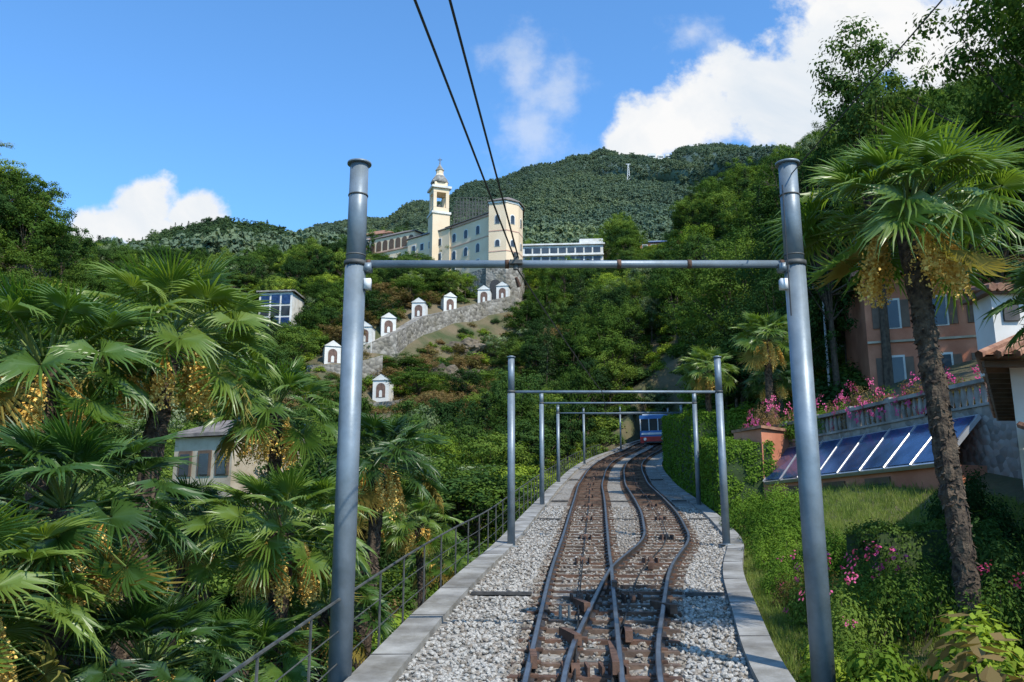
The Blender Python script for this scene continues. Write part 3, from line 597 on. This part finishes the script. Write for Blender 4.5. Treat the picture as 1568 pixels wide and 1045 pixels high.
# specimen trees
big1=broadleaf(51,H=17,Rr=3.4,nc=150,nl=85,ls=.24,leaf='leaf_b',cb=.25,trunk=.3,cr=1.0); big2=broadleaf(52,H=17,Rr=5,nc=190,nl=95,ls=.24,leaf='leaf_a',cb=.3,trunk=.3,cr=.9); big3=broadleaf(53,H=14,Rr=5,nc=170,nl=95,ls=.24,leaf='leaf_b',cb=.2,trunk=.3,cr=.92)
def tree(name,me,x,y,s,sz=None):
    o=bpy.data.objects.new(name,me); sc.collection.objects.link(o); o.location=(x,y,float(zt(x,y))-.2); o.scale=(s,s,sz or s); o.rotation_euler=(0,0,random.uniform(0,6))
tree('cedar_tree',big1,17.2,40,.8,1.08); tree('cedar_tree',big1,19.8,42,.75,.9); tree('cedar_tree',big1,15.6,42,.6,.78)
tree('broadleaf_tree',big2,21.6,31,.95,1.08); tree('broadleaf_tree',big2,26.0,36,1.0,1.12); tree('broadleaf_tree',big3,22,50,.9,1.0)
tree('broadleaf_tree',big3,15.5,47,.7,.75); tree('broadleaf_tree',big3,18.2,24,.55,.68); tree('broadleaf_tree',big3,27,46,1.,.9); tree('broadleaf_tree',big2,21,60,.9,.85)
tree('broadleaf_tree',big3,12.8,42,.5,.55); tree('broadleaf_tree',big2,31,32,1.0,1.0); tree('broadleaf_tree',big2,14.5,55,.7,.7); tree('broadleaf_tree',big1,20.5,36,.8,.66)
mb=MB()
def br(p,d,L_,r,dep):
    q=p+d*L_; mb.cyl(p,q,r,r*.65,'bark',5,False)
    if dep==0: return
    for _ in range(3):
        nd=(d+Vector((random.gauss(0,.5),random.gauss(0,.5),random.gauss(.1,.4)))).normalized(); br(q,nd,L_*.7,r*.6,dep-1)
br(Vector((0,0,0)),Vector((0,0,1)),5.5,.14,1); br(Vector((0,0,5.3)),Vector((-.4,0,.9)),1.8,.07,4)
mb.obj('bare_tree',loc=(16.2,46.5,float(zt(16.2,46.5))+3.6))

# ------------------------------------------------------------------ buildings
def loft_roof(mb,poly,z,h,k,over=.5):
    c=np.mean(np.array(poly),0); P=[tuple(c+(np.array(p)-c)*(1+over/np.linalg.norm(np.array(p)-c))) for p in poly]
    mb.prism(P,z,z+.18,k); I=[tuple(c+(np.array(p)-c)*.25) for p in P]; n=len(P)
    vs=[(p[0],p[1],z+.18) for p in P]+[(p[0],p[1],z+h) for p in I]; mb.add(vs,[(i,(i+1)%n,n+(i+1)%n,n+i) for i in range(n)]+[tuple(range(n,2*n))],k)
ch=empty('sanctuary_church',(0,0,0))
mb=MB()
A=[(-14.3,188),(-4.7,178.6),(2.0,188),(-8,199)]; mb.prism(A,48,66.4,'cream'); loft_roof(mb,A,66.4,2.6,'roof',.7)
mb.prism([(-14.5,187.9),(-4.75,178.35),(-4.4,178.9),(-14,188.4)],65.9,66.4,'pink')
Bp=[(-4.9,177.6),(-1.2,176.6),(1.4,178.3),(2.3,181.5),(2.3,189),(-4.5,189)]; mb.prism(Bp,54,68.6,'cream'); loft_roof(mb,Bp,68.6,2.2,'roof',.5)
c=np.mean(np.array(Bp),0); B2=[tuple(c+(np.array(p)-c)*1.05) for p in Bp]; mb.prism(B2,54,55.2,'masonry'); mb.prism([tuple(c+(np.array(p)-c)*1.03) for p in Bp],68.1,68.6,'white')
B3=[tuple(c+(np.array(p)-c)*1.12) for p in Bp]; mb.prism(B3,40,53.9,'masonry')
mb.prism([(-15,187.5),(-4.5,177.2),(-3.5,178),(-14,189)],40,54.2,'masonry')
for u,arch in ((2.2,1),(6,1),(9.8,1)):
    for z0,h in ((62.6,1.9),(58.6,1.9)): mb.window(A[0],A[1],u,z0,1.0,h,'white',True,1.3)
    mb.window(A[0],A[1],u,55.8,.8,1.1,'white',False,1.3)
for (p,q) in ((Bp[0],Bp[1]),(Bp[1],Bp[2]),(Bp[2],Bp[3])):
    L_=math.dist(p,q); mb.window(p,q,L_/2,63.6,.9,1.9,'white',True,1.2); mb.window(p,q,L_/2,58.6,.9,1.4,'white',True,1.2)
for z0 in (57.4,61.9): mb.prism([tuple(c+(np.array(p)-c)*1.012) for p in Bp],z0,z0+.22,'pink')
mb.panel(A[0],A[1],6.5,61.4,13,.22,.08,'pink')
mb.panel(B3[0],B3[1],2,46.6,2.2,4.6,.1,'grate',True)
C=[(-24,195),(-13.8,187),(-9,195),(-20,203)]; mb.prism(C,54,66.0,'cream'); loft_roof(mb,C,66.0,2.2,'roof',.5)
for u in (2,4.6,7.2,10): 
    mb.window(C[0],C[1],u,62.6,.9,1.5,'white',False,1.3); mb.window(C[0],C[1],u,59.2,.9,1.5,'white',False,1.3)
Dp=[(-34,202),(-22.5,195),(-19,200),(-30,208)]; mb.prism(Dp,55,68.2,'cream'); loft_roof(mb,Dp,68.2,1.6,'roof',.6)
L_=math.dist(Dp[0],Dp[1])
for i in range(7): mb.panel(Dp[0],Dp[1],1+i*(L_-2)/6,65.0,1.4,2.5,.06,'shutter',True)
mb.panel(Dp[0],Dp[1],L_/2,64.5,L_,.3,.25,'pink')
for i in range(5): mb.window(Dp[0],Dp[1],1.6+i*(L_-3.2)/4,61.6,.8,1.2,'white',False,1.3)
E=[(-37,206),(-29,203),(-27,208),(-35,212)]; mb.prism(E,60,70.5,'pink'); loft_roof(mb,E,70.5,1.8,'tile',.5)
for u in (1.8,4.2,6.6): mb.window(E[0],E[1],u,68.2,.8,1.3,'white',False,1.3)
mb.obj('church_body',ch,fixn=True)
mb=MB(); cx,cy=-16.6,191
def sq(w,z0,z1,k): mb.box((cx,cy,(z0+z1)/2),(w,w,z1-z0),k,.35)
sq(4.0,55,70.2,'cream'); sq(4.5,70.2,70.7,'white'); sq(3.6,70.7,71.8,'cream')
for a in (-1,1):
    for b in (-1,1):
        ca,sa=math.cos(.35),math.sin(.35); X=a*1.45;Y=b*1.45; mb.box((cx+X*ca-Y*sa,cy+X*sa+Y*ca,73.6),(.75,.75,3.6),'cream',.35)
sq(3.7,75.4,76.4,'cream'); sq(4.6,76.4,76.9,'white'); mb.cyl((cx,cy,71.8),(cx,cy,73.0),.7,.45,'grate',10)
sq(3.0,76.9,78.0,'cream')
pr=[(2.0,78),(2.1,78.3),(1.75,79.1),(1.1,80.0),(.85,80.4),(.85,81.3),(1.05,81.35),(.6,82.1),(.15,82.8),(.06,84.6)]
for (r0,z0),(r1,z1) in zip(pr[:-1],pr[1:]): mb.cyl((cx,cy,z0),(cx,cy,z1),r0,r1,'concrete' if z0<80 or z0>81.3 else 'cream',8,False)
mb.box((cx,cy,84.0),(1.0,.14,.14),'iron')
mb.obj('bell_tower',ch,fixn=True)
mb=MB()
for i in range(12):
    X=-13.6+i*.72
    for yy in (197,200): mb.cyl((X,yy,67),(X,yy,77.2 if i>1 else 75),.07,.07,'iron',4,False)
for zz in np.arange(69,77.5,.9):
    for yy in (197,200): mb.cyl((-13.6,yy,zz),(-5.7,yy,zz),.06,.06,'iron',4,False)
for i in range(0,11,2): mb.cyl((-13.6+i*.72,197,70),(-13.6+(i+2)*.72-.72,197,77),.05,.05,'iron',4,False)
mb.obj('scaffolding')
mb=MB(); a0,a1=(2.5,213.5),(22.8,212); P4=[a0,a1,(23.5,222),(3,223)]; mb.prism(P4,58,70.6,'white'); mb.prism([(2.2,213),(23.2,211.5),(24,222.5),(2.5,223.5)],70.6,71.0,'white')
for z0 in (66.2,68.6):
    for i in range(9): mb.panel(a0,a1,1.6+i*2.15,z0,1.75,1.4,.08,'glass')
mb.panel(a0,a1,10.2,67.8,20.6,.3,.6,'white'); mb.prism([(17,212.5),(22.8,212.1),(23,218),(17,218)],71.0,72.2,'white')
mb.obj('modern_hotel',fixn=True)
mb=MB(); P4=[(36,238.5),(46,237.5),(47,245),(37,246)]; mb.prism(P4,70,79.8,'terra'); loft_roof(mb,P4,79.8,1.5,'solar',.7)
for i in range(4): mb.window(P4[0],P4[1],1.5+i*2.3,77.8,1.1,1.3,'white',False,1.5)
mb.obj('hillside_house',fixn=True)
mb=MB(); P4=[(-49.5,168),(-42.8,167.2),(-42,174),(-49,175)]; mb.prism(P4,34,46,'white')
for i in range(3):
    for j in range(3): mb.panel(P4[0],P4[1],1.3+i*2.1,39+j*2.3,1.7,1.9,.1,'solar' if j!=1 else 'glass')
mb.prism([(-50,167.5),(-42.3,166.7),(-41.6,174.5),(-49.5,175.5)],46,46.3,'concrete'); mb.obj('glazed_house',fixn=True)
def chapel(x,y,z,w=2.4,h=2.9):
    e=empty('way_of_the_cross_chapel',(x,y,z)); mb=MB(); a=math.atan2(x,y)*-1*.5+random.uniform(-.3,.3)
    mb.prism([(-w/2,0),(w/2,0),(w/2,2.2),(-w/2,2.2)],-1.5,h,'white')
    o=.18; mb.add([(-w/2-o,-.15,h),(w/2+o,-.15,h),(0,-.15,h+.9),(-w/2-o,2.4,h),(w/2+o,2.4,h),(0,2.4,h+.9)],[(0,1,2),(3,5,4)],'white')
    mb.add([(-w/2-o,-.2,h),(0,-.2,h+.95),(0,2.4,h+.95),(-w/2-o,2.4,h)],[(0,1,2,3)],'roof'); mb.add([(w/2+o,-.2,h),(0,-.2,h+.95),(0,2.4,h+.95),(w/2+o,2.4,h)],[(0,1,2,3)],'roof')
    def arch(wd,hh,z0,yy,k):
        V=[(-wd/2,yy,z0),(wd/2,yy,z0)]+[(wd/2*math.cos(math.pi*i/10),yy,z0+hh-wd/2+wd/2*math.sin(math.pi*i/10)) for i in range(11)]; mb.add(V,[tuple(range(len(V)))],k)
    arch(1.35,2.1,.4,-.03,'niche'); arch(.45,1.0,.45,-.08,'white')
    mb.obj('chapel_body',e); e.rotation_euler=(0,0,a)
for (x,y,z) in [(-26.8,130,24.4),(-18.7,125,18.4),(-20,140,31.2),(-16.3,150,36.4),(-11.3,157,39.3),(-5.4,165,42.9),(-1.9,168,44.5),(-23.2,136,28.8)]: chapel(x,y,z)
# retaining walls of the pilgrim path
mb=MB()
mb.sweep([(-24,136.5,28.2),(-19.5,138.6,30.9),(-16.3,148.4,36.0),(-11.3,155.4,39.0),(-5.4,163.2,42.6),(0,166,44.4)],[(-.6,-8),(-.6,.3),(1.4,.3),(1.4,-8)],'masonry',caps=True)
mb.sweep([(-30,128.3,23.6),(-24,128.6,23.9),(-20,131.5,25.8)],[(-.4,-5.5),(-.4,.3),(1,.3),(1,-5.5)],'masonry',caps=True)
mb.sweep([(-24,123.8,17.2),(-16.5,123.4,17.8),(-13,125.6,19)],[(-.4,-4.2),(-.4,.2),(1,.2),(1,-4.2)],'masonry',caps=True)
mb.obj('stone_retaining_wall',fixn=True)
def rock(name,x,y,z,sx,sy,sz):
    import bmesh
    bm=bmesh.new(); bmesh.ops.create_icosphere(bm,subdivisions=4,radius=1)
    for v in bm.verts:
        q=v.co.copy(); n=mnoise.fractal(q*1.6+Vector((x,y,0)),1,2,5)+.6*abs(mnoise.noise(q*3+Vector((x,0,0)))); v.co=q*(1+.45*n); v.co.x*=sx;v.co.y*=sy;v.co.z*=sz
    me=bpy.data.meshes.new(name); bm.to_mesh(me); bm.free(); me.materials.append(M['rock']); o=bpy.data.objects.new(name,me); sc.collection.objects.link(o); o.location=(x,y,z)
for (x,y,sx,sy,sz) in [(-11,139,3,2,2.4),(-16,131,2.6,1.6,2.4),(-7,142,3,2,2),(-8,150,3,2,1.8)]: rock('rock_outcrop',x,y,float(zt(x,y))-.6,sx,sy,sz)
# valley house on the left
mb=MB(); P4=[(-18.2,48),(-14.6,46.5),(-12,51),(-16,53)]; mb.prism(P4,-5,5.0,'beige'); loft_roof(mb,P4,5.0,1.1,'roof',.4)
for u in (.8,2.1,3.3):
    for z0 in (.4,3.0): mb.window(P4[0],P4[1],u,z0,.6,1.1,'shutter',False)
mb.obj('valley_house',fixn=True)
# orange lower building with solar roof
hs=empty('terracotta_building'); mb=MB()
mb.prism([(8.0,31.6),(8.75,30.0),(10.55,21.9),(12,22.5),(10.4,32.5)],-1.5,1.65,'terra')
mb.prism([(7.95,31.8),(8.55,30.4),(9.9,31.6),(9.4,33)],1.65,3.5,'terra'); mb.prism([(7.9,31.9),(8.5,30.2),(10,31.6),(9.4,33.1)],3.5,3.6,'tile')
for u in (1.5,3.6,5.7): mb.window((8.75,30),(10.55,21.9),u,.5,.8,.8,'shutter')
mb.obj('walls',hs,fixn=True)
mb=MB(); l0=Vector((8.5,30.3,1.67));l1=Vector((10.4,21.7,1.67));u0=Vector((9.75,31.6,2.95));u1=Vector((11.85,22.4,2.95)); nrm=(l1-l0).cross(u0-l0).normalized()
if nrm.z<0:nrm=-nrm
def q(a,b): return l0.lerp(l1,a).lerp(u0.lerp(u1,a),b)
mb.add([q(0,0),q(1,0),q(1,1),q(0,1)]+[p-nrm*.12 for p in (q(0,0),q(1,0),q(1,1),q(0,1))],[(0,1,2,3),(4,5,6,7),(0,1,5,4),(1,2,6,5),(2,3,7,6),(3,0,4,7)],'alu')
n=8
for i in range(n):
    a=(i+.04)/n;b=(i+.96)/n; mb.add([q(a,.04)+nrm*.02,q(b,.04)+nrm*.02,q(b,.96)+nrm*.02,q(a,.96)+nrm*.02],[(0,1,2,3)],'solar')
    mb.cyl(q(i/n,0)+nrm*.03,q(i/n,1)+nrm*.03,.025,.025,'alu',5)
mb.obj('solar_panels',hs)
mb=MB(); wp=[(9.3,33.2,2.6),(9.95,31.8,2.6),(12.1,22.5,2.6),(12.6,20.5,2.6)]
mb.sweep(wp,[(-.15,-1.5),(-.15,.55),(.15,.55),(.15,-1.5)],'masonry_n')
mb.sweep(wp,[(-.2,1.15),(-.2,1.25),(.2,1.25),(.2,1.15)],'concrete')
mb.sweep(wp,[(-.2,.552),(-.2,.62),(.2,.62),(.2,.552)],'concrete')
for i in range(40):
    t=i/39; p=Vector(wp[1]).lerp(Vector(wp[2]),t); mb.cyl((p.x,p.y,p.z+.6),(p.x,p.y,p.z+.88),.05,.085,'concrete',7,False); mb.cyl((p.x,p.y,p.z+.88),(p.x,p.y,p.z+1.16),.085,.05,'concrete',7,False)
    if i%8==0: mb.box((p.x,p.y,p.z+.93),(.34,.34,.75),'concrete')
mb.obj('stone_balustrade',fixn=True)
# terracotta villa
mb=MB(); P4=[(16.6,40.5),(22.5,38.5),(24,44),(18,47)]; mb.prism(P4,4,11.8,'terra'); loft_roof(mb,P4,11.8,1.6,'tile',.7)
for u in (1.1,3.1,5.1):
    for z0 in (6.6,9.3):
        mb.window(P4[0],P4[1],u,z0,.7,1.3,'white',False,.6); mb.panel(P4[0],P4[1],u-.62,z0,.36,1.3,.07,'shutter'); mb.panel(P4[0],P4[1],u+.62,z0,.36,1.3,.07,'shutter')
mb.panel(P4[0],P4[1],3.1,8.6,6.2,.1,.12,'beige'); mb.obj('terracotta_villa',fixn=True)
# white house on the right edge
mb=MB(); P4=[(8.15,14.3),(13,13.4),(16.5,19),(12.0,20.2)]; mb.prism(P4,-2,2.7,'white')
e0,e1,e2,e3=Vector((7.3,13.6,2.72)),Vector((13.5,12.6,2.72)),Vector((17.3,19.6,2.72)),Vector((11.5,21,2.72)); r0,r1=Vector((10.4,15.6,4.0)),Vector((13.6,17.6,4.0))
mb.add([e0,e1,e2,e3,r0,r1],[(0,1,5,4),(1,2,5),(2,3,4,5),(3,0,4)],'tile')
dz=Vector((0,0,-.03)); mb.add([e0+dz,e1+dz,e2+dz,e3+dz],[(0,1,2,3)],'shutter')
for i in range(24): t=i/23; mb.cyl(e0.lerp(e1,t),r0.lerp(r1,t),.07,.05,'tile',6)
for i in range(26): t=i/25; mb.cyl(e0.lerp(e3,t),r0,.07,.03,'tile',6)
for i in range(14):
    t=(i+.5)/14; p=e0.lerp(e3,t); mb.box((p.x+.42,p.y,2.62),(.75,.08,.1),'shutter')
mb.box((8.45,14.9,3.35),(.6,.6,1.4),'white'); mb.panel((8.14,14.58),(8.76,14.58),.31,3.5,.26,.3,.03,'grate')
for i in range(6): mb.cyl((8.1+i*.14,14.4,4.05),(8.1+i*.14,15.3,4.2),.075,.075,'tile',7)
mb.box((8.45,14.9,4.0),(.9,.85,.06),'shutter')
mb.window(P4[0],P4[1],2.2,.9,.9,1.2,'white')
mb.add([(7.9,12.3,1.15),(13,11.4,1.15),(13.2,13.2,1.65),(8.1,14.1,1.65)],[(0,1,2,3)],'tile')
for i in range(26): t=i/25; mb.cyl((7.9+5.1*t,12.3-.9*t,1.18),(8.1+5.1*t,14.1-.9*t,1.68),.06,.06,'tile',6)
mb.box((8.2,12.7,-.4),(.16,.16,3.0),'shutter'); mb.obj('white_house',fixn=True)
mb=MB(); b=float(zt(16.3,45)); mb.cyl((16.3,45,b),(16.3,45,12.6),.07,.045,'box',8); mb.box((16.0,45,12.6),(.7,.16,.1),'box'); mb.obj('street_lamp')
def mast(name,x,y,z,h,w):
    mb=MB()
    for a in(-1,1):
        for b in(-1,1): mb.cyl((x+a*w,y+b*w,z),(x+a*w*.25,y+b*w*.25,z+h),w*.1,w*.08,'box',4,False)
    for i in range(8):
        t0=i/8;t1=(i+1)/8; w0=w*(1-.75*t0);w1=w*(1-.75*t1)
        for s in(-1,1): mb.cyl((x-s*w0,y-w0,z+h*t0),(x+s*w1,y-w1,z+h*t1),w*.07,w*.07,'box',4,False)
    mb.box((x,y,z+h),(w*3,w*.4,w*.3),'box'); mb.obj(name)
mast('cableway_pylon',147,1050,430,26,2.0); mast('cableway_pylon',92,600,190,18,1.0)
mb=MB()
for dx,w,h in((0,14,9),(16,10,6),(-14,8,5),(28,7,8)): mb.box((252+dx,1495,656+h/2),(w,10,h+6),'white'); mb.box((252+dx,1489.9,658+h/2),(w*.8,.3,2),'glass')
mb.obj('summit_station')

# ------------------------------------------------------------------ sky, sun
ts=Vector((.62,-.78,0)).normalized(); el=math.radians(48); S=Vector((ts.x*math.cos(el),ts.y*math.cos(el),math.sin(el)))
su=bpy.data.lights.new('sun','SUN'); su.energy=5.0; su.angle=math.radians(.5); su.color=(1,.94,.83); so=bpy.data.objects.new('sun',su); sc.collection.objects.link(so); so.rotation_euler=(-S).to_track_quat('-Z','Y').to_euler()
w=bpy.data.worlds.new('World'); sc.world=w; w.use_nodes=True; nt=w.node_tree; nt.nodes.clear(); N=nt.nodes.new; L=nt.links.new
out=N('ShaderNodeOutputWorld'); bg=N('ShaderNodeBackground'); sk=N('ShaderNodeTexSky'); sk.sky_type='NISHITA'; sk.sun_disc=False; sk.sun_elevation=el; sk.sun_rotation=math.atan2(ts.x,ts.y); sk.air_density=1.0; sk.dust_density=.5; sk.ozone_density=2.0; sk.altitude=200
tn=N('ShaderNodeMixRGB'); tn.blend_type='MULTIPLY'; tn.inputs[0].default_value=1; tn.inputs[2].default_value=(1.05,1.7,2.15,1); L(sk.outputs[0],tn.inputs[1]); L(tn.outputs[0],bg.inputs[0]); bg.inputs[1].default_value=.132
tc=N('ShaderNodeTexCoord'); sx=N('ShaderNodeSeparateXYZ'); L(tc.outputs['Generated'],sx.inputs[0])
def mth(op,a,b=None,c=None):
    m=N('ShaderNodeMath'); m.operation=op
    for i,v in enumerate((a,b,c)):
        if v is None: continue
        if isinstance(v,(int,float)): m.inputs[i].default_value=v
        else: L(v,m.inputs[i])
    return m.outputs[0]
yy=mth('MAXIMUM',sx.outputs['Y'],.05); tx=mth('DIVIDE',sx.outputs['X'],yy); tz_=mth('DIVIDE',sx.outputs['Z'],yy)
def blob(cx,cz,rx,rz):
    a=mth('MULTIPLY',mth('SUBTRACT',tx,cx),1/rx); b=mth('MULTIPLY',mth('SUBTRACT',tz_,cz),1/rz)
    return mth('SUBTRACT',1.0,mth('SQRT',mth('ADD',mth('MULTIPLY',a,a),mth('MULTIPLY',b,b))))
def blobs(l):
    r=None
    for b in l:
        o=blob(*b); r=o if r is None else mth('SMOOTH_MAX',r,o,.15)
    return r
cv=N('ShaderNodeCombineXYZ'); L(tx,cv.inputs[0]); L(tz_,cv.inputs[1])
def nz(scale,detail,rough=.6,dist=0):
    n=N('ShaderNodeTexNoise'); n.inputs['Scale'].default_value=scale; n.inputs['Detail'].default_value=detail; n.inputs['Roughness'].default_value=rough; n.inputs['Distortion'].default_value=dist; L(cv.outputs[0],n.inputs['Vector']); return n.outputs[0]
def mr(v,a,b,c=0,d=1):
    m=N('ShaderNodeMapRange'); m.interpolation_type='SMOOTHSTEP'; L(v,m.inputs[0]); m.inputs[1].default_value=a;m.inputs[2].default_value=b;m.inputs[3].default_value=c;m.inputs[4].default_value=d; return m.outputs[0]
n1=nz(16,9,.6); n2=nz(7,7,.6,.4)
big=blobs([(.144,.462,.06,.035),(.185,.49,.07,.05),(.235,.515,.075,.055),(.29,.535,.09,.07),(.34,.52,.1,.08),(.37,.49,.12,.07),(.445,.63,.12,.1),(.53,.59,.13,.1),(.64,.63,.16,.12),(.40,.57,.08,.07),
 (-.49,.352,.035,.035),(-.437,.378,.055,.042),(-.385,.37,.045,.034),(-.43,.35,.09,.025)])
m1=mr(mth('ADD',big,mth('MULTIPLY',mth('SUBTRACT',n1,.5),1.7)),.0,.42)
ws=blobs([(.013,.55,.06,.09),(.055,.53,.045,.08),(.225,.61,.05,.03),(.03,.47,.06,.06),(.26,.585,.04,.03),(.12,.45,.06,.03)])
m2=mth('MULTIPLY',mr(mth('ADD',ws,mth('MULTIPLY',mth('SUBTRACT',n1,.5),2.6)),.0,1.2),.5)
msk=mth('MAXIMUM',m1,m2); msk=mth('MULTIPLY',msk,mth('GREATER_THAN',sx.outputs['Y'],.06))
bc=N('ShaderNodeBackground'); cr=N('ShaderNodeValToRGB'); e=cr.color_ramp.elements; e[0].position=.3;e[0].color=(.76,.84,.93,1);e[1].position=.62;e[1].color=(1,1,1,1); L(n2,cr.inputs[0]); L(cr.outputs[0],bc.inputs[0]); bc.inputs[1].default_value=.97
mix=N('ShaderNodeMixShader'); L(msk,mix.inputs[0]); L(bg.outputs[0],mix.inputs[1]); L(bc.outputs[0],mix.inputs[2]); L(mix.outputs[0],out.inputs[0])

# ------------------------------------------------------------------ camera
cam=bpy.data.cameras.new('camera'); cam.sensor_width=36; cam.lens=36*1358/1568; cam.clip_end=20000; cam.clip_start=.05
co=bpy.data.objects.new('camera',cam); sc.collection.objects.link(co); co.location=(0,0,0); co.rotation_euler=(math.radians(90+12.2),0,0); sc.camera=co
print('objects',len(bpy.data.objects))
